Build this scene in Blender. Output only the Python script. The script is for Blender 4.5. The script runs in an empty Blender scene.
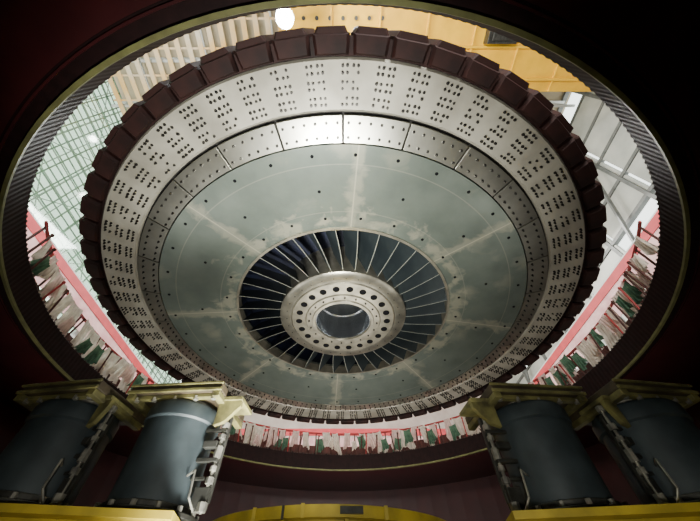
import bpy, bmesh, math, random
from mathutils import Vector, Matrix
random.seed(11)
pi=math.pi
COL=bpy.context.scene.collection
AX=(0.0,7.54)
def Z(H): return 1.5+H
cam_d=bpy.data.cameras.new('camera'); cam=bpy.data.objects.new('camera',cam_d); COL.objects.link(cam)
cam.location=(0,0,1.5); cam.rotation_euler=(math.radians(142),0,0)
cam_d.sensor_width=36; cam_d.lens=295/700*36; cam_d.shift_x=0.01; cam_d.clip_start=.05; cam_d.clip_end=300
bpy.context.scene.camera=cam

# ---------------- materials
def mat(name,c1,c2=None,rough=.5,metal=0,scale=3,bump=0,detail=5,spec=.5,emit=None,es=0,stretch=None,contrast=(.35,.65),trans=0):
    m=bpy.data.materials.new(name); m.use_nodes=True; nt=m.node_tree; N=nt.nodes; L=nt.links
    b=N['Principled BSDF']; b.inputs['Roughness'].default_value=rough; b.inputs['Metallic'].default_value=metal
    b.inputs['Specular IOR Level'].default_value=spec
    c2=c2 or tuple(x*.75 for x in c1)
    tc=N.new('ShaderNodeTexCoord'); nz=N.new('ShaderNodeTexNoise'); nz.inputs['Scale'].default_value=scale; nz.inputs['Detail'].default_value=detail
    if stretch:
        mp=N.new('ShaderNodeMapping'); mp.inputs['Scale'].default_value=stretch; L.new(tc.outputs['Object'],mp.inputs[0]); L.new(mp.outputs[0],nz.inputs['Vector'])
    else: L.new(tc.outputs['Object'],nz.inputs['Vector'])
    r=N.new('ShaderNodeValToRGB'); r.color_ramp.elements[0].position=contrast[0]; r.color_ramp.elements[1].position=contrast[1]
    r.color_ramp.elements[0].color=(*c2,1); r.color_ramp.elements[1].color=(*c1,1)
    L.new(nz.outputs['Fac'],r.inputs[0]); L.new(r.outputs[0],b.inputs['Base Color'])
    if bump:
        bp=N.new('ShaderNodeBump'); bp.inputs['Strength'].default_value=bump; bp.inputs['Distance'].default_value=.02
        L.new(nz.outputs['Fac'],bp.inputs['Height']); L.new(bp.outputs[0],b.inputs['Normal'])
    if emit:
        b.inputs['Emission Color'].default_value=(*emit,1); b.inputs['Emission Strength'].default_value=es
    if trans:
        t=N.new('ShaderNodeBsdfTranslucent'); L.new(r.outputs[0],t.inputs[0]); x=N.new('ShaderNodeMixShader'); x.inputs[0].default_value=trans
        L.new(b.outputs[0],x.inputs[1]); L.new(t.outputs[0],x.inputs[2]); L.new(x.outputs[0],N['Material Output'].inputs[0])
    return m

def polar_mat(name,base,base2,patch,spokes=8,ring=(3.45,3.95),rough=.36,seams=None):
    m=bpy.data.materials.new(name); m.use_nodes=True; nt=m.node_tree; N=nt.nodes; L=nt.links
    b=N['Principled BSDF']; b.inputs['Metallic'].default_value=.45
    def M(op,a,bb=None,c=None,clamp=False):
        n=N.new('ShaderNodeMath'); n.operation=op; n.use_clamp=clamp
        for i,v in enumerate((a,bb,c)):
            if v is None: continue
            if isinstance(v,(int,float)): n.inputs[i].default_value=v
            else: L.new(v,n.inputs[i])
        return n.outputs[0]
    tc=N.new('ShaderNodeTexCoord'); sp=N.new('ShaderNodeSeparateXYZ'); L.new(tc.outputs['Object'],sp.inputs[0])
    x,y=sp.outputs[0],sp.outputs[1]
    r=M('SQRT',M('ADD',M('MULTIPLY',x,x),M('MULTIPLY',y,y)))
    a=M('ARCTAN2',y,x)
    n1=N.new('ShaderNodeTexNoise'); n1.inputs['Scale'].default_value=1.1; n1.inputs['Detail'].default_value=10; L.new(tc.outputs['Object'],n1.inputs['Vector'])
    n2=N.new('ShaderNodeTexNoise'); n2.inputs['Scale'].default_value=2.4; n2.inputs['Detail'].default_value=7; n2.inputs['Roughness'].default_value=.55; n2.inputs['Distortion'].default_value=.5; L.new(tc.outputs['Object'],n2.inputs['Vector'])
    mix=N.new('ShaderNodeMixRGB'); mix.inputs[1].default_value=(*base,1); mix.inputs[2].default_value=(*base2,1)
    L.new(M('MULTIPLY_ADD',n1.outputs['Fac'],3.0,-1.0,clamp=True),mix.inputs[0])
    s=M('ABSOLUTE',M('SINE',M('MULTIPLY',M('ADD',a,-pi/2-.06),spokes/2)))
    s=M('MULTIPLY',M('MULTIPLY',s,r),2.0/spokes)
    sm=M('SUBTRACT',1.0,M('MULTIPLY',M('SUBTRACT',s,M('MULTIPLY',M('SUBTRACT',n2.outputs['Fac'],.44),.9)),6.0),clamp=True)
    rc=(ring[0]+ring[1])/2; rw=(ring[1]-ring[0])/2
    d=M('ABSOLUTE',M('SUBTRACT',r,rc))
    rm=M('MULTIPLY',M('SUBTRACT',M('ADD',rw,M('MULTIPLY',M('SUBTRACT',n2.outputs['Fac'],.51),2.4)),d),3.0,clamp=True)
    vo=N.new('ShaderNodeTexVoronoi'); vo.inputs['Scale'].default_value=.85; L.new(tc.outputs['Object'],vo.inputs['Vector'])
    vm=M('MULTIPLY',M('SUBTRACT',M('MULTIPLY',n2.outputs['Fac'],.66),vo.outputs['Distance']),4.0,clamp=True)
    mask=M('MAXIMUM',M('MAXIMUM',M('MULTIPLY',sm,.42),M('MULTIPLY',rm,.52)),M('MULTIPLY',vm,.30))
    mx=N.new('ShaderNodeMixRGB'); mx.inputs[2].default_value=(*patch,1); L.new(mix.outputs[0],mx.inputs[1]); L.new(mask,mx.inputs[0])
    out=mx.outputs[0]
    line=None
    for rr in (seams or []):
        q=M('MULTIPLY',M('LESS_THAN',M('ABSOLUTE',M('SUBTRACT',r,rr)),.014),.35)
        line=q if line is None else M('MAXIMUM',line,q)
    sl=M('LESS_THAN',M('ABSOLUTE',M('SUBTRACT',s,.0)),.018)
    line=sl if line is None else M('MAXIMUM',line,sl)
    my=N.new('ShaderNodeMixRGB'); my.inputs[2].default_value=(.46,.44,.33,1); L.new(out,my.inputs[1]); L.new(M('MULTIPLY',line,.5),my.inputs[0])
    L.new(my.outputs[0],b.inputs['Base Color'])
    L.new(M('MULTIPLY_ADD',n1.outputs['Fac'],.25,rough-.1),b.inputs['Roughness'])
    return m

m_disc=polar_mat('disc_paint',(.152,.178,.150),(.104,.125,.106),(.40,.38,.28),seams=[5.2,3.95])
m_ring=mat('rim_steel',(.45,.425,.35),(.29,.272,.22),.5,.25,scale=1.1,bump=.1,detail=10)
m_plate=mat('plate_steel',(.64,.63,.54),(.42,.41,.35),.32,.96,scale=1.2,bump=.05,detail=9)
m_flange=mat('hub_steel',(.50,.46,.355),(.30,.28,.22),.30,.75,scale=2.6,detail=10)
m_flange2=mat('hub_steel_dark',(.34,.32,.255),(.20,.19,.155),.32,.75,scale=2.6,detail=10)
m_bore=mat('bore_steel',(.66,.69,.72),(.42,.45,.49),.22,.95,scale=1.2,stretch=(3,3,.4))
m_pole=mat('pole_brown',(.026,.008,.0065),(.011,.004,.0035),.65,.0,scale=3,spec=.25)
m_bolt=mat('bolt_dark',(.035,.032,.028),(.014,.012,.011),.4,.5,scale=10)
m_hole=mat('hole_black',(.008,.008,.009),(.004,.004,.005),.8,0,scale=10,spec=.1)
m_vane=mat('vane_slate',(.034,.044,.046),(.018,.025,.028),.5,.2,scale=2)
m_vedge=mat('vane_edge',(.42,.43,.37),(.26,.27,.23),.35,.4,scale=2)
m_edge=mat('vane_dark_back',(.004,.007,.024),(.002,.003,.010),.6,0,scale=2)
m_red=mat('oxide_red',(.058,.010,.011),(.042,.0075,.0085),.42,.0,scale=1.5,bump=.05)
m_stator=mat('stator_red',(.018,.006,.006),(.011,.004,.004),.6,0,scale=6,bump=.05,spec=.2)
m_olive=mat('olive_paint',(.20,.20,.075),(.13,.125,.05),.45,.1,scale=4)
m_fringe=mat('fringe_grey',(.11,.09,.075),(.04,.025,.02),.6,.1,scale=12)
m_yellow=mat('yellow_paint',(.50,.37,.035),(.30,.23,.025),.5,0,scale=3,bump=.05,detail=9)
m_teal=mat('jack_teal',(.036,.048,.053),(.020,.028,.031),.55,.05,scale=4,bump=.04,detail=10)
m_cap=mat('cap_olive',(.20,.185,.065),(.055,.05,.022),.5,.15,scale=5,detail=10)
m_darkcap=mat('cap_brown',(.07,.055,.03),(.03,.022,.013),.55,.1,scale=5)
m_steel=mat('bright_steel',(.38,.37,.31),(.14,.135,.12),.35,.6,scale=8)
m_darksteel=mat('dark_steel',(.07,.07,.062),(.035,.035,.03),.4,.6,scale=8)
m_black=mat('seam_black',(.02,.018,.016),None,.7)
m_conc=mat('concrete',(.12,.10,.09),(.07,.06,.05),.85,0,scale=2,bump=.2)
m_roof=mat('roof_sheet',(.50,.42,.30),(.36,.30,.20),.7,0,scale=.4)
m_truss=mat('truss_white',(.62,.64,.62),(.5,.52,.5),.5,0,scale=1)
m_wallw=mat('panel_beige_grey',(.52,.52,.47),(.36,.37,.34),.6,0,scale=.5)
m_bannerred=mat('banner_red',(.60,.05,.06),(.48,.035,.045),.6,0,scale=2)
m_pinkw=mat('banner_pink_white',(.78,.50,.49),(.62,.32,.33),.7,0,scale=2)
m_craney=mat('crane_yellow',(.90,.50,.015),(.72,.38,.01),.45,0,scale=.8)
m_wood=mat('bar_brown',(.12,.03,.022),(.06,.016,.012),.6,0,scale=3,stretch=(8,8,1))
m_beige=mat('cloth_beige',(.92,.84,.73),(.70,.61,.52),.85,0,scale=5,bump=.3,trans=.35)
m_pinkcloth=mat('cloth_pink',(.90,.72,.66),(.70,.50,.45),.85,0,scale=5,bump=.4,trans=.35)
m_green=mat('cloth_green',(.13,.24,.15),(.06,.13,.085),.85,0,scale=7,bump=.3,trans=.3)
m_redcloth=mat('rod_red',(.50,.05,.05),(.34,.03,.03),.5,0,scale=9)
m_lamp=mat('lamp_glow',(1,1,1),(1,1,1),.5,0,emit=(.93,.97,1),es=1500)
m_lamp2=mat('roof_lamp_glow',(1,1,1),(1,1,1),.5,0,emit=(1,.97,.9),es=60)
def glass():
    m=bpy.data.materials.new('pale_green_glass'); m.use_nodes=True; nt=m.node_tree; N=nt.nodes; N.remove(N['Principled BSDF'])
    t=N.new('ShaderNodeBsdfTransparent'); t.inputs[0].default_value=(.70,.80,.72,1); g=N.new('ShaderNodeBsdfGlossy'); g.inputs['Roughness'].default_value=.1
    x=N.new('ShaderNodeMixShader'); x.inputs[0].default_value=.12
    nt.links.new(t.outputs[0],x.inputs[1]); nt.links.new(g.outputs[0],x.inputs[2]); nt.links.new(x.outputs[0],N['Material Output'].inputs[0]); return m
m_glass=glass()

# ---------------- helpers
def mk(name,bm,mats,loc=(0,0,0),parent=None,smooth=False,rot=None,bevel=0):
    bmesh.ops.recalc_face_normals(bm,faces=bm.faces)
    me=bpy.data.meshes.new(name); bm.to_mesh(me); bm.free()
    for m in (mats if isinstance(mats,(list,tuple)) else [mats]): me.materials.append(m)
    ob=bpy.data.objects.new(name,me); COL.objects.link(ob); ob.location=loc
    if rot: ob.rotation_euler=rot
    if parent: ob.parent=parent
    if smooth:
        for p in me.polygons: p.use_smooth=True
        try: me.set_sharp_from_angle(angle=math.radians(35))
        except Exception: pass
    if bevel:
        md=ob.modifiers.new('bevel','BEVEL'); md.width=bevel; md.segments=2; md.limit_method='ANGLE'
    return ob
def empty(name,loc,label,cat):
    e=bpy.data.objects.new(name,None); e.empty_display_size=.2; COL.objects.link(e); e.location=loc; e['label']=label; e['category']=cat; return e
def top(ob,label,cat,group=None,kind=None):
    ob['label']=label; ob['category']=cat
    if group: ob['group']=group
    if kind: ob['kind']=kind
def struct(ob): ob['kind']='structure'
def inst(ob,name,M=None,parent=None):
    o=ob.copy(); o.name=name
    if parent: o.parent=parent
    if M is not None: o.matrix_basis=M
    COL.objects.link(o); return o
def revolve(bm,prof,n=128,a0=0,a1=2*pi,closed=True,mi=0):
    full=abs(a1-a0-2*pi)<1e-6
    k=n if full else n+1
    rings=[[bm.verts.new((r*math.cos(a0+(a1-a0)*i/n),r*math.sin(a0+(a1-a0)*i/n),z)) for r,z in prof] for i in range(k)]
    P=len(prof)
    for i in range(n):
        A=rings[i];B=rings[(i+1)%k]
        for j in range(P if closed else P-1):
            f=bm.faces.new((A[j],A[(j+1)%P],B[(j+1)%P],B[j])); f.material_index=mi
    if not full and closed:
        bm.faces.new(rings[0]); bm.faces.new(rings[-1])
    return rings
def box(bm,c,s,mi=0,M=None):
    r=bmesh.ops.create_cube(bm,size=1)
    for v in r['verts']:
        v.co=Vector((v.co.x*s[0]+c[0],v.co.y*s[1]+c[1],v.co.z*s[2]+c[2]))
        if M: v.co=M@v.co
    for f in {f for v in r['verts'] for f in v.link_faces}: f.material_index=mi
def cyl(bm,c,r,h,n=24,r2=None,mi=0,M=None):
    q=bmesh.ops.create_cone(bm,segments=n,radius1=r,radius2=r if r2 is None else r2,depth=h,cap_ends=True)
    for v in q['verts']:
        v.co+=Vector((c[0],c[1],c[2]+h/2))
        if M: v.co=M@v.co
    for f in {f for v in q['verts'] for f in v.link_faces}: f.material_index=mi
def tube(bm,a,b,r,r2=None,n=8,mi=0):
    a=Vector(a);b=Vector(b);d=b-a
    M=Matrix.Translation(a)@d.to_track_quat('Z','Y').to_matrix().to_4x4()
    cyl(bm,(0,0,0),r,d.length,n,r2,mi,M)
def new(): return bmesh.new()

# =============== ROTOR
rz=Z(6.4)
rotor=empty('generator_rotor',(AX[0],AX[1],rz),'huge round steel generator rotor hanging above the pit, bolted underside','generator rotor')
def hz(R): return .0+(5.69-R)/(5.69-3.4)*.25
bm=new(); revolve(bm,[(5.64,hz(5.64)),(5.2,hz(5.2)),(3.95,hz(3.95)),(3.44,hz(3.44)),(3.44,.6),(5.64,.6)],160)
d=mk('bottom_disc',bm,m_disc,parent=rotor,smooth=True); d['label']='grey-green bottom disc with weld patches'
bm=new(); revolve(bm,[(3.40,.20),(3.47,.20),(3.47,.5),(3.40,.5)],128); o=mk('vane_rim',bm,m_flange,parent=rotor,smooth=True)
bm=new(); revolve(bm,[(6.26,.10),(6.30,.05),(7.12,.05),(7.16,.10),(7.16,2.2),(6.26,2.2)],192)
mk('rim_ring',bm,m_ring,parent=rotor,smooth=True)
NPL=28
bm=new(); revolve(bm,[(5.67,0.0),(6.20,0.03),(6.20,.14),(5.67,.14)],8,0.0032,2*pi/NPL-.0032)
p0=mk('clamping_plate',bm,m_plate,parent=rotor,bevel=.006)
for k in range(1,NPL): inst(p0,'clamping_plate',Matrix.Rotation(k*2*pi/NPL,4,'Z'),rotor)
bm=new(); revolve(bm,[(5.5,.16),(6.3,.16),(6.3,.3),(5.5,.3)],128); mk('backing_ring',bm,m_black,parent=rotor)
NP=66
bm=new(); w=2*pi*7.3/NP
def polebox(bm,r0,r1,w0,w1,z0,z1,mi=0,ch=.05,sh=.86):
    pts=[(r0,-w0/2),(r1,-w1/2),(r1,w1/2),(r0,w0/2)]
    lo=[bm.verts.new((a,b,z0+ch)) for a,b in pts]
    cx=(r0+r1)/2
    lo2=[bm.verts.new((cx+(a-cx)*sh,b*sh,z0)) for a,b in pts]
    hi=[bm.verts.new((a,b,z1)) for a,b in pts]
    bm.faces.new(lo2).material_index=mi; bm.faces.new(hi).material_index=mi
    for i in range(4):
        j=(i+1)%4
        bm.faces.new((lo2[i],lo2[j],lo[j],lo[i])).material_index=mi
        bm.faces.new((lo[i],lo[j],hi[j],hi[i])).material_index=mi
polebox(bm,7.19,7.50,w*.86,w*.94,-.05,2.5,ch=.06,sh=.84)
polebox(bm,7.48,7.60,w*.88,w*.70,.0,2.5,ch=.03)
pl=mk('pole',bm,m_pole,parent=rotor)
pl.matrix_basis=Matrix.Rotation(.02,4,'Z')
for k in range(1,NP): inst(pl,'pole',Matrix.Rotation(.02+k*2*pi/NP,4,'Z'),rotor)
bm=new(); revolve(bm,[(7.17,.1),(7.46,.1),(7.46,2.5),(7.17,2.5)],132); mk('pole_backing',bm,m_pole,parent=rotor)
bm=new(); revolve(bm,[(.9,2.3),(7.0,2.3),(7.0,2.45),(.9,2.45)],96); mk('light_block_cover',bm,m_edge,parent=rotor)  # unseen cover added to block light coming down through the vane annulus
pts=[]
for k in range(NP):
    a=.02+(k+.5)*2*pi/NP
    for gi,(r1,r2) in enumerate(((6.39,6.50),(6.66,6.77),(6.92,7.03))):
        off=(-1.9,-.75,.75,1.9)
        for r in (r1,r2):
            for s in off:
                if random.random()<.07: continue
                pts.append((r+random.uniform(-.006,.006),a+s*.076/r,.05,.70*random.uniform(.88,1.12)))
for k in range(NPL):
    for i in range(6):
        a=(k+(i+.5)/6)*2*pi/NPL
        pts.append((5.78,a,0,.70)); pts.append((6.06,a,0.02,.70))
P=[(r*math.cos(a),r*math.sin(a),z,s) for r,a,z,s in pts]
P.sort(key=lambda p:(p[0])**2+(p[1]+7.54)**2)
def boltbm(bm,M=None,R=.044):
    cyl(bm,(0,0,-.03),R*.95,.04,6,R,0,M); cyl(bm,(0,0,-.08),R*.55,.06,6,R*.55,0,M)
bm=new(); boltbm(bm); b0=mk('bolt',bm,m_bolt,parent=rotor)
for i,p in enumerate(P[:100]):
    M=Matrix.Translation(p[:3])@Matrix.Scale(p[3],4)
    if i==0: b0.matrix_basis=M
    else: inst(b0,'bolt',M,rotor)
tb=new(); boltbm(tb); tb.verts.ensure_lookup_table(); tb.verts.index_update()
tv=[v.co.copy() for v in tb.verts]; tf=[[v.index for v in f.verts] for f in tb.faces]; tb.free()
V=[];F=[]
for p in P[100:]:
    o_=len(V); V+=[(v.x*p[3]+p[0],v.y*p[3]+p[1],v.z*p[3]+p[2]) for v in tv]; F+=[[i+o_ for i in f] for f in tf]
me=bpy.data.meshes.new('bolt_field'); me.from_pydata(V,[],F); me.materials.append(m_bolt)
o=bpy.data.objects.new('bolt_field',me); COL.objects.link(o); o.parent=rotor; o['kind']='stuff'
bm=new(); cyl(bm,(0,0,-.012),.038,.03,16); h0=mk('bolt_hole',bm,m_hole,parent=rotor)
first=True
for R,n,off in ((5.42,36,.05),(4.55,14,.1),(3.76,26,0)):
    for k in range(n):
        a=off+k*2*pi/n; M=Matrix.Translation((R*math.cos(a),R*math.sin(a),hz(R)))
        if first: h0.matrix_basis=M; first=False
        else: inst(h0,'bolt_hole',M,rotor)
# vanes
NV=36
bm=new()
rows=[]
for i in range(9):
    t=i/8; R=2.02+t*1.40
    sweep=-.06*t
    row=[]
    for z,lean in ((.20,0),(.50,-.22),(.95,-.52)):
        for th in (-.009,.009):
            a=sweep+(lean*.9)*(.6+.4*t)/R
            row.append(bm.verts.new((R*math.cos(a)-th*math.sin(a),R*math.sin(a)+th*math.cos(a),z)))
    rows.append(row)
for i in range(8):
    A,B=rows[i],rows[i+1]
    for q in ((0,2),(2,4),(5,3),(3,1),(4,5),(1,0)):
        f=bm.faces.new((A[q[0]],A[q[1]],B[q[1]],B[q[0]])); f.material_index=1 if q==(1,0) else 0
for r in (rows[0],rows[-1]):
    bm.faces.new((r[0],r[2],r[3],r[1])); bm.faces.new((r[2],r[4],r[5],r[3]))
v0=mk('vane',bm,[m_vane,m_vedge],parent=rotor,smooth=True)
for k in range(1,NV): inst(v0,'vane',Matrix.Rotation(k*2*pi/NV,4,'Z'),rotor)
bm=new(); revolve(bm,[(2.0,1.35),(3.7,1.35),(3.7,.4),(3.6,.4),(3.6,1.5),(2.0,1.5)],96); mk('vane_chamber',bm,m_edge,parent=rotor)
# hub
bm=new(); revolve(bm,[(1.70,.05),(1.98,.05),(2.06,.10),(2.06,1.4),(1.3,1.4),(1.3,.2),(1.70,.2)],128)
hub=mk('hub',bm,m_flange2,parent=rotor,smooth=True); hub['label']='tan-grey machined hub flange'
bm=new(); revolve(bm,[(.88,.0),(.90,-.06),(.99,-.06),(1.01,-.02),(1.20,-.02),(1.23,.02),(1.66,.02),(1.69,.05),(1.69,.19),(.88,.19)],128)
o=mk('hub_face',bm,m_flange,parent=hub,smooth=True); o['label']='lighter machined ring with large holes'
bm=new(); revolve(bm,[(.87,.0),(.90,.0),(.90,2.1),(.82,2.1),(.82,.98),(.87,.95)],96)
o=mk('bore',bm,m_bore,parent=hub,smooth=True); o['label']='blue-grey machined shaft bore'
bm=new(); revolve(bm,[(0.001,2.05),(.87,2.05),(.87,2.15),(0.001,2.15)],64); mk('bore_cover',bm,m_darksteel,parent=hub)
bm=new(); cyl(bm,(0,0,-.012),.105,.03,20); q0=mk('bolt_hole',bm,m_hole,parent=hub)
for k in range(22):
    a=k*2*pi/22; M=Matrix.Translation((1.44*math.cos(a),1.44*math.sin(a),.02))
    if k==0:q0.matrix_basis=M
    else: inst(q0,'bolt_hole',M,hub)
bm=new(); cyl(bm,(0,0,-.03),.032,.04,8); q1=mk('hub_bolt',bm,m_bolt,parent=hub)
fl=True
for R,n,z in ((1.11,20,-.02),(1.84,32,.05)):
    for k in range(n):
        a=k*2*pi/n+.05; M=Matrix.Translation((R*math.cos(a),R*math.sin(a),z))@Matrix.Scale(.9 if R<1.5 else .5,4)
        if fl:q1.matrix_basis=M; fl=False
        else: inst(q1,'hub_bolt',M,hub)

# =============== PIT
SH=.56
hzc=Z(4.6); hzt=hzc+SH+.02
bm=new(); revolve(bm,[(8.1,0),(11.0,0),(11.0,.48),(8.1,.48)],128)
o=mk('ceiling',bm,m_red,(AX[0],AX[1],hzc)); struct(o)
bm=new(); revolve(bm,[(11.0,0),(11.4,0),(11.4,hzc+.48),(11.0,hzc+.48)],96)
o=mk('wall_pit',bm,m_red,(AX[0],AX[1],0)); struct(o)
bm=new(); revolve(bm,[(0.001,-.3),(11.4,-.3),(11.4,0),(0.001,0)],96)
o=mk('floor',bm,m_conc,(AX[0],AX[1],0)); struct(o)
st=empty('stator_frame',(AX[0],AX[1],hzc),'dark red slotted stator ring with olive rim around pit opening','stator')
bm=new(); NT=360
prof_n=NT*4; rings=[]
for i in range(prof_n):
    a=2*pi*i/prof_n; deep=(i%4)in(2,3)
    r=7.80+(.004 if deep else 0)
    rings.append([bm.verts.new((q*math.cos(a),q*math.sin(a),z)) for q,z in ((r,.0),(8.1,.0),(8.1,SH),(r,SH))])
for i in range(prof_n):
    A=rings[i];B=rings[(i+1)%prof_n]
    for j in range(4): bm.faces.new((A[j],A[(j+1)%4],B[(j+1)%4],B[j]))
mk('slotted_core',bm,m_stator,parent=st)
bm=new(); revolve(bm,[(7.79,-.05),(7.85,-.05),(7.85,.0),(7.79,.0)],160); o=mk('rim_flange',bm,m_olive,parent=st); o['label']='olive-yellow painted rim'
bm=new(); revolve(bm,[(8.03,-.02),(8.06,-.02),(8.06,.01),(8.03,.01)],160); o=mk('rim_seam',bm,m_red,parent=st)
bm=new()
for k in range(NT):
    a=2*pi*(k+.25)/NT
    box(bm,(7.815,0,SH+.012),(.03,.05,.03),M=Matrix.Rotation(a,4,'Z'))
o=mk('winding_fringe',bm,m_fringe,parent=st); o['kind']='stuff'
bm=new(); box(bm,(0,0,.08),(.05,.05,.16)); box(bm,(.03,0,.15),(.10,.07,.04))
NE=96
e0=mk('winding_post',bm,m_stator,parent=st)
for k in range(NE):
    a=2*pi*(k+.5)/NE
    M=Matrix.Rotation(a,4,'Z')@Matrix.Translation((8.04,0,SH-.05))@Matrix.Rotation(.15*math.sin(k*2.3),4,'X')
    if k==0:e0.matrix_basis=M
    else: inst(e0,'winding_post',M,st)

# =============== BEARING BRACKET (yellow) + JACKS
br=empty('bearing_bracket',(AX[0],AX[1],0),'yellow welded steel bearing bracket on the pit floor','bracket')
bm=new(); revolve(bm,[(1.2,0),(2.15,0),(2.15,2.52),(2.30,2.52),(2.30,2.66),(1.2,2.66)],96)
dr=mk('drum',bm,m_yellow,loc=(-.22,0,0),parent=br,smooth=True)
bm=new()
for k in range(16):
    box(bm,(2.20,0,1.26),(.16,.05,2.5),M=Matrix.Rotation(k*pi/8+.12,4,'Z'))
for k in (-2.05,-1.2,-1.72): box(bm,(2.30*math.cos(k),2.30*math.sin(k),2.59),(.05,.05,.16))
mk('drum_ribs',bm,m_yellow,parent=dr)
bm=new(); box(bm,(0.34,-2.30,2.59),(.32,.06,.08)); box(bm,(-.62,-2.24,2.58),(.03,.06,.15)); mk('drum_lug',bm,m_darksteel,parent=dr)
JT=2.23
def beam(bm,a,b,w,z0,z1,t=.06,z1b=None):
    a=Vector((a[0],a[1],0));b=Vector((b[0],b[1],0));d=b-a;L=d.length
    M=Matrix.Translation(a)@Matrix.Rotation(math.atan2(d.y,d.x),4,'Z')
    box(bm,(L/2,0,z1-t/2),(L,w,t),M=M); box(bm,(L/2,0,z0+t/2),(L,w,t),M=M)
    box(bm,(L/2,w*.3,(z0+z1)/2),(L-.02,t*.7,z1-z0-2*t),M=M); box(bm,(L/2,-w*.3,(z0+z1)/2),(L-.02,t*.7,z1-z0-2*t),M=M)
for s in (-1,1):
    bm=new(); beam(bm,(s*1.6,-1.7),(s*2.9,-3.2),1.0,.02,JT-.0); mk('arm',bm,m_yellow,parent=br)
    bm=new(); beam(bm,(s*1.62,-3.62),(s*5.6,-4.35),1.0,.04,JT-.02); mk('crossbeam',bm,m_yellow,parent=br)
    bm=new(); beam(bm,(s*1.6,1.7),(s*5.5,5.5),1.0,.02,JT); mk('arm',bm,m_yellow,parent=br)

def jack(x,y,ht,rot,label,s,cw,capm,ak,R=.43):
    e=empty('hydraulic_jack',(x,y,JT),label,'hydraulic jack'); e.rotation_euler=(0,0,rot); e['group']='hydraulic jacks on the bracket'
    bm=new(); revolve(bm,[(0.001,.10),(R,.10),(R,ht-.30),(R*1.0,ht-.26),(R*1.06,ht-.24),(R*1.06,ht-.10),(R*1.0,ht-.06),(0.001,ht-.06)],48)
    b=mk('cylinder_body',bm,m_teal,parent=e,smooth=True); b['label']='dark blue-grey cylinder'
    bm=new(); cyl(bm,(0,0,0),R+.10,.05,40); cyl(bm,(0,0,.05),R+.04,.06,40); f=mk('base_flange',bm,m_darksteel,parent=e,bevel=.01)
    bm=new(); cyl(bm,(0,0,.045),.028,.05,6); g0=mk('flange_bolt',bm,m_steel,parent=f)
    for k in range(14):
        M=Matrix.Rotation(k*2*pi/14,4,'Z')@Matrix.Translation((R+.07,0,0))
        if k==0:g0.matrix_basis=M
        else: inst(g0,'flange_bolt',M,f)
    bm=new(); cyl(bm,(0,0,ht-.07),.34,.08,40); mk('piston',bm,m_steel,parent=e)
    h=cw/2
    bm=new(); box(bm,(0,0,ht+.06),(cw,.95,.11)); c=mk('cap_plate',bm,m_darkcap,parent=e,bevel=.015)
    bm=new()
    box(bm,(-h+.05,0,ht-.03),(.09,.96,.07)); box(bm,(h-.05,0,ht-.03),(.09,.96,.07)); box(bm,(0,-.49,ht+.02),(cw+.02,.03,.04)); box(bm,(0,-.49,ht+.10),(cw+.02,.03,.03))
    box(bm,(0,-.38,ht-.02),(cw*.9,.08,.05))
    mk('cap_edge',bm,capm,parent=c,bevel=.008)
    bm=new(); cyl(bm,(-h+.10,-.40,ht-.07),.03,.05,6); cb=mk('cap_bolt',bm,m_steel,parent=c)
    for xx in (-h*.45,0,h*.45,h-.10): inst(cb,'cap_bolt',Matrix.Translation((xx+h-.10,0,0)),c)
    q=s; H=h/.65
    bm=new()
    pr=[(q*.58*H,-.02),(q*(.60*H+.26*ak),-.02),(q*(.60*H+.26*ak),-.10),(q*(.60*H+.10*ak),-.28),(q*.58*H,-.32)]
    A=[bm.verts.new((a,-.27,ht+z)) for a,z in pr]; B=[bm.verts.new((a,-.21,ht+z)) for a,z in pr]
    bm.faces.new(A);bm.faces.new(B)
    for i in range(5): bm.faces.new((A[i],A[(i+1)%5],B[(i+1)%5],B[i]))
    box(bm,(q*(.60*H+.1*ak),-.08,ht-.01),(.34*ak,.44,.04))
    mk('guide_bracket',bm,capm,parent=e)
    X=q*(R+.20*ak);Y=-.12
    bm=new()
    cyl(bm,(X,Y,.05),.018,ht-.1,12)
    for z,r,h2 in ((.06,.05,.08),(.30,.042,.06),(.42,.035,.05),(ht-.62,.042,.12),(ht-.42,.038,.05),(ht-.30,.045,.06),(ht-.1,.045,.06)): cyl(bm,(X,Y,z),r,h2,6)
    mk('threaded_rod',bm,m_steel,parent=e)
    bm=new(); box(bm,(q*(R+.10*ak),Y,ht*.45),(.24*ak,.06,.04)); box(bm,(q*(R+.11*ak),Y,ht*.72),(.27*ak,.05,.035)); box(bm,(q*(R+.22*ak),Y+.05,ht*.5),(.05,.05,ht*.75)); box(bm,(q*(R+.15*ak),Y+.03,.18),(.16*ak,.10,.18))
    box(bm,(q*(R+.10*ak),Y-.02,ht*.58),(.16*ak,.09,.07)); box(bm,(q*(R+.06*ak),Y,ht*.30),(.16*ak,.05,.03))
    mk('clamp_bracket',bm,m_darksteel,parent=e,bevel=.006)
    bm=new(); k=ak; pts=[(q*(R-.03),-.20,.36),(q*(R+.09*k),-.30,.38),(q*(R+.13*k),-.32,.14),(q*(R+.18*k),-.24,.04)]
    for a,b2 in zip(pts,pts[1:]): tube(bm,a,b2,.011)
    mk('oil_pipe',bm,m_steel,parent=e)
    return e
jack(-2.08,4.06,1.17,-.08,'dark teal hydraulic jack with brown cap, innermost of its pair',1,1.20,m_cap,1)
jack(-3.26,3.78,1.03,-.14,'dark teal hydraulic jack with olive cap beside another jack',1,1.02,m_cap,.42)
jack(2.42,4.06,1.15,.08,'dark teal hydraulic jack with guide rod beside bright yellow beam',-1,1.20,m_cap,1,.45)
jack(3.60,3.78,1.03,.14,'outer dark teal hydraulic jack near the red pit wall',-1,1.02,m_cap,.42,.45)

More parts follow.
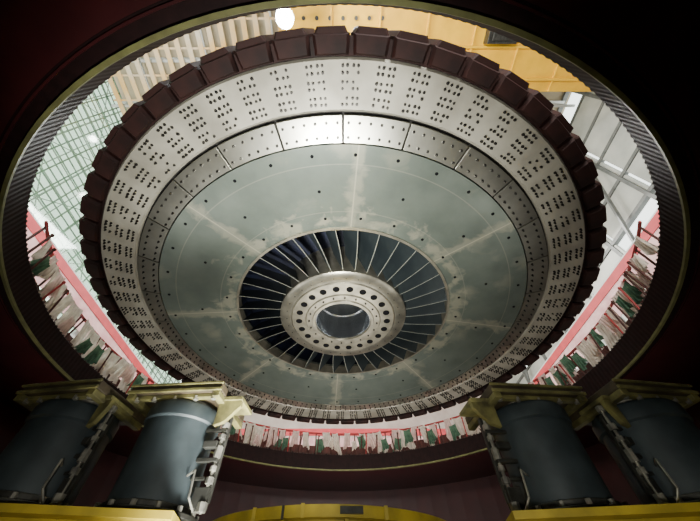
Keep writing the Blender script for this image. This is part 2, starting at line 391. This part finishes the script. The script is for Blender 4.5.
# =============== HALL ABOVE
zf=hzt
bm=new()
n=96
inner=[bm.verts.new((8.1*math.cos(2*pi*i/n),8.1*math.sin(2*pi*i/n),0)) for i in range(n)]
def sq(a):
    c,s=math.cos(a),math.sin(a); k=1/max(abs(c),abs(s)); return (c*k*20,s*k*24)
outer=[bm.verts.new((*sq(2*pi*i/n),0)) for i in range(n)]
for i in range(n): bm.faces.new((inner[i],outer[i],outer[(i+1)%n],inner[(i+1)%n]))
r=bmesh.ops.extrude_face_region(bm,geom=bm.faces[:]); 
for v in [g for g in r['geom'] if isinstance(g,bmesh.types.BMVert)]: v.co.z-=.08
o=mk('floor_upper',bm,m_conc,(AX[0],AX[1],zf)); struct(o)
def lattice(name,M,W,Hh,nx,nz,t,mt,depth=.15):
    bm=new()
    for i in range(nx+1): box(bm,(-W/2+W*i/nx,0,Hh/2),(t,depth,Hh),M=M)
    for j in range(nz+1): box(bm,(0,0,Hh*j/nz),(W,depth*.8,t),M=M)
    return bm
RX=Z(27)
ML=Matrix.Translation((-18,AX[1],zf))@Matrix.Rotation(pi/2,4,'Z')
bm=lattice('w',ML,46,RX-zf,52,40,.07,None,.07)
o=mk('window_1',bm,mat('mullion_green',(.36,.44,.39),(.24,.32,.27),.5)); struct(o)
bm=new(); box(bm,(0,-.05,(RX-zf)/2),(46,.02,RX-zf),M=ML); o=mk('window_2',bm,m_glass); struct(o)
bm=new()
for i in range(18):
    for j in range(8):
        x0=-23+i*2.6; z0=j*2.8
        a,b=(x0,x0+2.6) if (i+j)%2 else (x0+2.6,x0)
        tube(bm,ML@Vector((a,.5,z0)),ML@Vector((b,.5,z0+2.8)),.035,n=5)
    tube(bm,ML@Vector((x0,.5,0)),ML@Vector((x0,.5,22.4)),.06,n=6)
    tube(bm,ML@Vector((x0+1.3,.9,0)),ML@Vector((x0+1.3,.9,22.4)),.04,n=6)
for j in range(17): tube(bm,ML@Vector((-23,.5,j*1.4)),ML@Vector((23.8,.5,j*1.4)),.045,n=6)
o=mk('trim_2',bm,m_truss); struct(o)
MR=Matrix.Translation((18,AX[1],zf))@Matrix.Rotation(-pi/2,4,'Z')
bm=new()
for i in range(12):
    for j in range(10):
        if (i*2+j)%7==0: continue
        box(bm,(-23+i*3.9+1.95,0,j*2.2+1.0),(3.7,.2,1.9),M=MR)
o=mk('wall_right',bm,m_wallw); struct(o)
bm=lattice('w',MR,46,RX-zf,12,10,.22,None,.4)
for i in range(6):
    tube(bm,MR@Vector((-22+i*8,-.6,0)),MR@Vector((-14+i*8,-.6,21)),.13,n=6)
for i in range(46): box(bm,(-23+i*1.0,-.15,6.6),(.05,.05,3.0),M=MR)
o=mk('window_3',bm,mat('frame_grey',(.15,.155,.145),(.10,.105,.10),.5)); struct(o)
bm=new(); box(bm,(0,AX[1]+24,zf+11),(36,.3,22)); o=mk('wall_far',bm,mat('far_wall',(.5,.42,.38),(.38,.3,.27),.8,scale=.6)); struct(o)
bm=new(); box(bm,(0,AX[1]-24,zf+11),(36,.3,22)); o=mk('wall_near',bm,m_wallw); struct(o)
bm=new(); box(bm,(0,AX[1],RX+.3),(37,48,.3)); o=mk('ceiling_upper',bm,m_roof); struct(o)
bm=new()
for j in range(-8,9):
    y=AX[1]+j*2.9
    box(bm,(0,y,RX-.1),(36,.22,.22)); box(bm,(0,y,RX-1.5),(36,.18,.18))
    for i in range(18): tube(bm,(-18+i*2,y,RX-(.1 if i%2 else 1.5)),(-16+i*2,y,RX-(1.5 if i%2 else .1)),.06,n=6)
for i in range(7): box(bm,(-15+i*5,AX[1],RX-.8),(.16,46,.16))
o=mk('trim_3',bm,m_truss); struct(o)
bm=new()
for i in range(20): box(bm,(-17+i*.8,2.6,RX-1.9),(.34,7.0,.06))
for i in range(5): box(bm,(-9.8,-.6+i*1.6,RX-1.84),(15.2,.12,.06))
o=mk('trim_4',bm,mat('slat_orange',(.72,.42,.12),(.62,.54,.42),.6,0,scale=.35)); struct(o)
cr=empty('overhead_crane',(6,.9,Z(20.4)),'yellow overhead travelling crane girder under the hall roof','crane')
bm=new(); box(bm,(0,0,1.2),(19,3.8,2.2)); box(bm,(0,0,.06),(19,4.1,.12))
for i in range(12): box(bm,(-9.4+i*1.6,-1.95,1.2),(.1,.12,2.2))
for i in range(8): box(bm,(-9.2+i*2.6,0,-.05),(.10,4.0,.12))
box(bm,(0,-.15,-.08),(19,.14,.16)); box(bm,(0,1.4,-.08),(19,.14,.16))
mk('girder',bm,m_craney,parent=cr,bevel=.03)
bm=new(); box(bm,(2.6,-.9,-.3),(1.6,1.2,.6)); box(bm,(2.6,-.9,-.65),(1.2,.9,.1)); mk('trolley_box',bm,m_darksteel,parent=cr,bevel=.03)
bm=new(); box(bm,(8.2,-.4,-.25),(2.0,2.8,.4)); mk('end_platform',bm,m_wallw,parent=cr,bevel=.03)
bm=new()
for i in range(8): cyl(bm,(-8.8+i*.7,-.6,-.08),.10,.08,12)
for i in range(8): cyl(bm,(-8.8+i*.7,-1.4,-.08),.10,.08,12)
o=mk('rivet_rows',bm,m_darksteel,parent=cr); o['kind']='stuff'
lx,ly,lz=-.154*17.8,-.025*17.8,Z(17.8)
lp=empty('high_bay_lamp',(lx,ly,lz),'glaring white high bay lamp hanging under the crane girder','lamp')
bm=new(); bmesh.ops.create_uvsphere(bm,u_segments=24,v_segments=12,radius=.34); mk('bulb',bm,m_lamp,parent=lp,smooth=True)
bm=new(); revolve(bm,[(.42,.16),(.44,.16),(.22,.7),(.18,.7)],32); cyl(bm,(0,0,.6),.2,.4,16); mk('lamp_shade',bm,m_darksteel,parent=lp)
bm=new(); cyl(bm,(0,0,.9),.03,1.55,8); mk('lamp_rod',bm,m_darksteel,parent=lp)
for (x,y) in ((-15.5,7),(14,5),(-12,12),(12,12)):
    e=empty('roof_lamp',(x,y,RX-2.0),'round white lamp hanging from the roof truss','lamp'); e['group']='roof lamps'
    bm=new(); cyl(bm,(0,0,0),.26,.12,24); mk('lamp_lens',bm,m_lamp2,parent=e)
    bm=new(); cyl(bm,(0,0,.12),.3,.3,24,.15); cyl(bm,(0,0,.4),.03,.3,6); mk('lamp_housing',bm,m_darksteel,parent=e)
for s,lab in ((-1,'red cloth banner on white railing along the glazed hall wall'),(1,'red rail banner along the panelled hall wall')):
    e=empty('gallery_railing',(s*11.6,12,Z(8.3)),lab,'railing')
    bm=new(); box(bm,(0,0,1.20),(.04,22,.38)); o=mk('banner',bm,m_bannerred,parent=e)
    bm=new(); box(bm,(0.02*s,0,.50),(.03,22,1.0)); o=mk('cloth_skirt',bm,m_pinkw,parent=e)
    bm=new()
    for i in range(23): box(bm,(s*.08,-11+i,.45),(.06,.06,1.9))
    box(bm,(s*.08,0,1.47),(.07,22,.07)); box(bm,(s*.08,0,-.45),(.3,22,.14)); mk('rail_frame',bm,m_truss,parent=e)
    bm=new()
    for i in range(8): box(bm,(s*.2,-10.5+i*3,-1.5),(.16,.16,3.1))
    mk('support_post',bm,m_truss,parent=e)
e=empty('gallery_railing',(0,24,Z(8.6)),'red banner stretched across the far end of the hall','railing')
bm=new(); box(bm,(0,0,1.0),(26,.04,.5)); mk('banner',bm,m_bannerred,parent=e)
bm=new(); box(bm,(0,.05,-.2),(26,.04,1.7)); mk('cloth_skirt',bm,m_pinkw,parent=e)
bm=new()
for i in range(14): box(bm,(-13+i*2,.12,-1.0),(.1,.1,4.6))
mk('rail_frame',bm,m_truss,parent=e)

# =============== CLOTHS AND BARS AROUND THE RIM
def cloth_mesh(seed,wd,ht,mt,rag=.5):
    rnd=random.Random(seed); nx,nz=18,12
    bm=new(); g=[]
    ph=rnd.random()*6; fr=rnd.uniform(2.5,4.5)*2*pi; sk=rnd.uniform(-.22,.22)
    cut=rnd.uniform(-.45,.45); sw=rnd.uniform(.05,.16)
    for j in range(nz):
        t=j/(nz-1); row=[]
        for i in range(nx):
            u=i/(nx-1)-.5
            x=u*wd*(.78+.30*(1-t)-.10*math.sin(t*pi)) + sk*(1-t)*ht
            z=ht*t + (cut*u+.07*math.sin(ph+u*8))*(1-t)*ht*rag*2 - sw*(1-4*u*u)*t*ht*.5
            y=.065*math.sin(ph+u*fr+t*1.8)*(1.15-t)
            row.append(bm.verts.new((x,y,z)))
        g.append(row)
    for j in range(nz-1):
        for i in range(nx-1): bm.faces.new((g[j][i],g[j][i+1],g[j+1][i+1],g[j+1][i]))
    bmesh.ops.recalc_face_normals(bm,faces=bm.faces)
    me=bpy.data.meshes.new('draped_cloth'); bm.to_mesh(me); bm.free(); me.materials.append(mt)
    for p in me.polygons: p.use_smooth=True
    return me
def cset(i):
    hs=[.95,.66,.82]; ws=[.52,.38,.64]
    return (cloth_mesh(i*7+1,ws[i%3]*random.uniform(.85,1.15),hs[i%3],[m_beige,m_beige,m_pinkcloth,m_beige,m_pinkcloth][i%5]),['beige','beige','pale pink','beige','pale pink'][i%5],hs[i%3])
cms=[cset(i) for i in range(15)]
short=[(cloth_mesh(200+i,.34,.44,m_),n_) for i,(m_,n_) in enumerate([(m_beige,'beige'),(m_pinkcloth,'pale pink'),(m_green,'green'),(m_green,'green'),(m_green,'green')])]
gr=empty('cloth_rail',(AX[0],AX[1],zf),'low dark red steel rail around the pit opening holding cloths','rail')
bm=new(); a0,a1=-.5,pi+.5
revolve(bm,[(8.13,.96),(8.17,.96),(8.17,1.03),(8.13,1.03)],120,a0,a1)
mk('top_bar',bm,m_redcloth,parent=gr)
bm=new(); cyl(bm,(0,0,0),.028,.96,8); rp=mk('rail_post',bm,m_wood,parent=gr)
for k in range(90):
    a=a0+.02+(a1-a0-.04)*k/89; M=Matrix.Rotation(a,4,'Z')@Matrix.Translation((8.145,0,0))
    if k==0: rp.matrix_basis=M
    else: inst(rp,'rail_post',M,gr)
bm=new(); revolve(bm,[(8.30,.0),(8.33,.0),(8.33,.50),(8.30,.50)],120,a0,a1); kb=mk('kick_board',bm,m_wood,parent=gr); kb['label']='dark brown toe board'
def rodmesh(mt):
    bm=new(); cyl(bm,(0,0,0),.026,.80,8); cyl(bm,(0,0,.75),.04,.05,8)
    me=bpy.data.meshes.new('rod'); bm.to_mesh(me); bm.free(); me.materials.append(mt); return me
r_red,r_brown=rodmesh(m_redcloth),rodmesh(m_wood)
NW=96
for k in range(NW):
    ang0=2*pi*(k+.5)/NW
    if math.sin(ang0)<-.46: continue
    ang=ang0+random.uniform(-.012,.012)
    if random.random()<.90:
        c,cn,chh=cms[random.randrange(15)]
        Rr=8.06
        co=bpy.data.objects.new('draped_cloth',c); COL.objects.link(co)
        co.location=(AX[0]+Rr*math.cos(ang),AX[1]+Rr*math.sin(ang),zf+1.0-chh+random.uniform(-.04,.05)); co.rotation_euler=(0,random.uniform(-.16,.16),ang+pi/2)
        s_=random.uniform(.8,1.15); co.scale=(s_,1,1)
        top(co,f'{cn} cloth draped over the rail at the pit edge','cloth','cloths draped around the pit rim')
    q=random.random(); a2=ang0+pi/NW*random.uniform(.5,1.5)
    if q<.72:
        c,cn=random.choice(short)
        co=bpy.data.objects.new('cloth_strip',c); COL.objects.link(co)
        co.location=(AX[0]+7.96*math.cos(a2),AX[1]+7.96*math.sin(a2),zf+random.uniform(.10,.42)); co.rotation_euler=(-.1,random.uniform(-.3,.3),a2+pi/2)
        s_=random.uniform(.8,1.3); co.scale=(s_,1,s_)
        top(co,f'short {cn} cloth strip tied at the pit edge','cloth','short cloth strips around the pit rim')
    for jj in range(2):
        if random.random()<.42:
            isr=random.random()<.3
            so=bpy.data.objects.new('rod',r_red if isr else r_brown); COL.objects.link(so); a2=ang0+pi/NW*(.9+jj*.8)
            so.location=(AX[0]+7.88*math.cos(a2),AX[1]+7.88*math.sin(a2),zf+.0); so.rotation_euler=(0,random.uniform(-.14,.14),a2+pi/2)
            top(so,('thin red' if isr else 'thin dark brown')+' upright rod at the pit edge','rod','rods around the rim')

# =============== LIGHT
w=bpy.data.worlds.new('w'); bpy.context.scene.world=w; w.use_nodes=True
w.node_tree.nodes['Background'].inputs[0].default_value=(.94,1.0,.95,1); w.node_tree.nodes['Background'].inputs[1].default_value=3.4
def area(loc,tgt,size,e,col=(1,1,1),spread=180):
    l=bpy.data.lights.new('l','AREA'); l.size=size; l.energy=e; l.color=col; l.spread=math.radians(spread); o=bpy.data.objects.new('unseen_light',l); COL.objects.link(o); o.location=loc  # unseen lights without fixtures, mostly fills added for brightness
    o.rotation_euler=(Vector(tgt)-Vector(loc)).to_track_quat('-Z','Y').to_euler()
area((-.5,3.1,1.1),(-.8,3.6,8),1.1,510,(1,1,.93),90)
area((0,12.5,1.0),(0,11,8),4,150,(1,.98,.92),110)  # added fill for the far half of the rotor and the far wall
area((-6,7.5,1.0),(-4,8,8),2.5,78,(1,.99,.93),110)  # side fill under the rotor, no lamp modelled
area((6,7.5,1.0),(4,8,8),2.5,50,(1,.97,.90),110)  # matching fill on the other side
area((0,8.2,2.9),(0,17,5.6),1.2,240,(1,.95,.9),150)  # added light hidden by the drum, brightens far rim and red wall
area((0,-.6,.9),(0,5,4),.3,70,(1,.97,.88),120)  # added light by the camera for jack fronts and yellow beams
area((0,AX[1]+10,Z(24)),(0,AX[1]+8,0),14,9000,(1,.97,.92))  # added overhead fill for the hall
area((-14,AX[1]+3,Z(18)),(-9,12,6),5,2300,(.97,1,.97))  # added hall fill towards the left rim cloths
area((14,AX[1]+3,Z(18)),(9,12,6),5,2100,(1,.97,.94))  # added hall fill towards the right rim cloths
area((2,-5,Z(6.5)),(6,1,Z(20)),3,2600,(1,.98,.93))  # added uplight to brighten the crane girder
area((-12,1,Z(6.5)),(-12,2,Z(26)),3,4500,(1,.98,.93))  # added uplight to brighten the left part of the roof
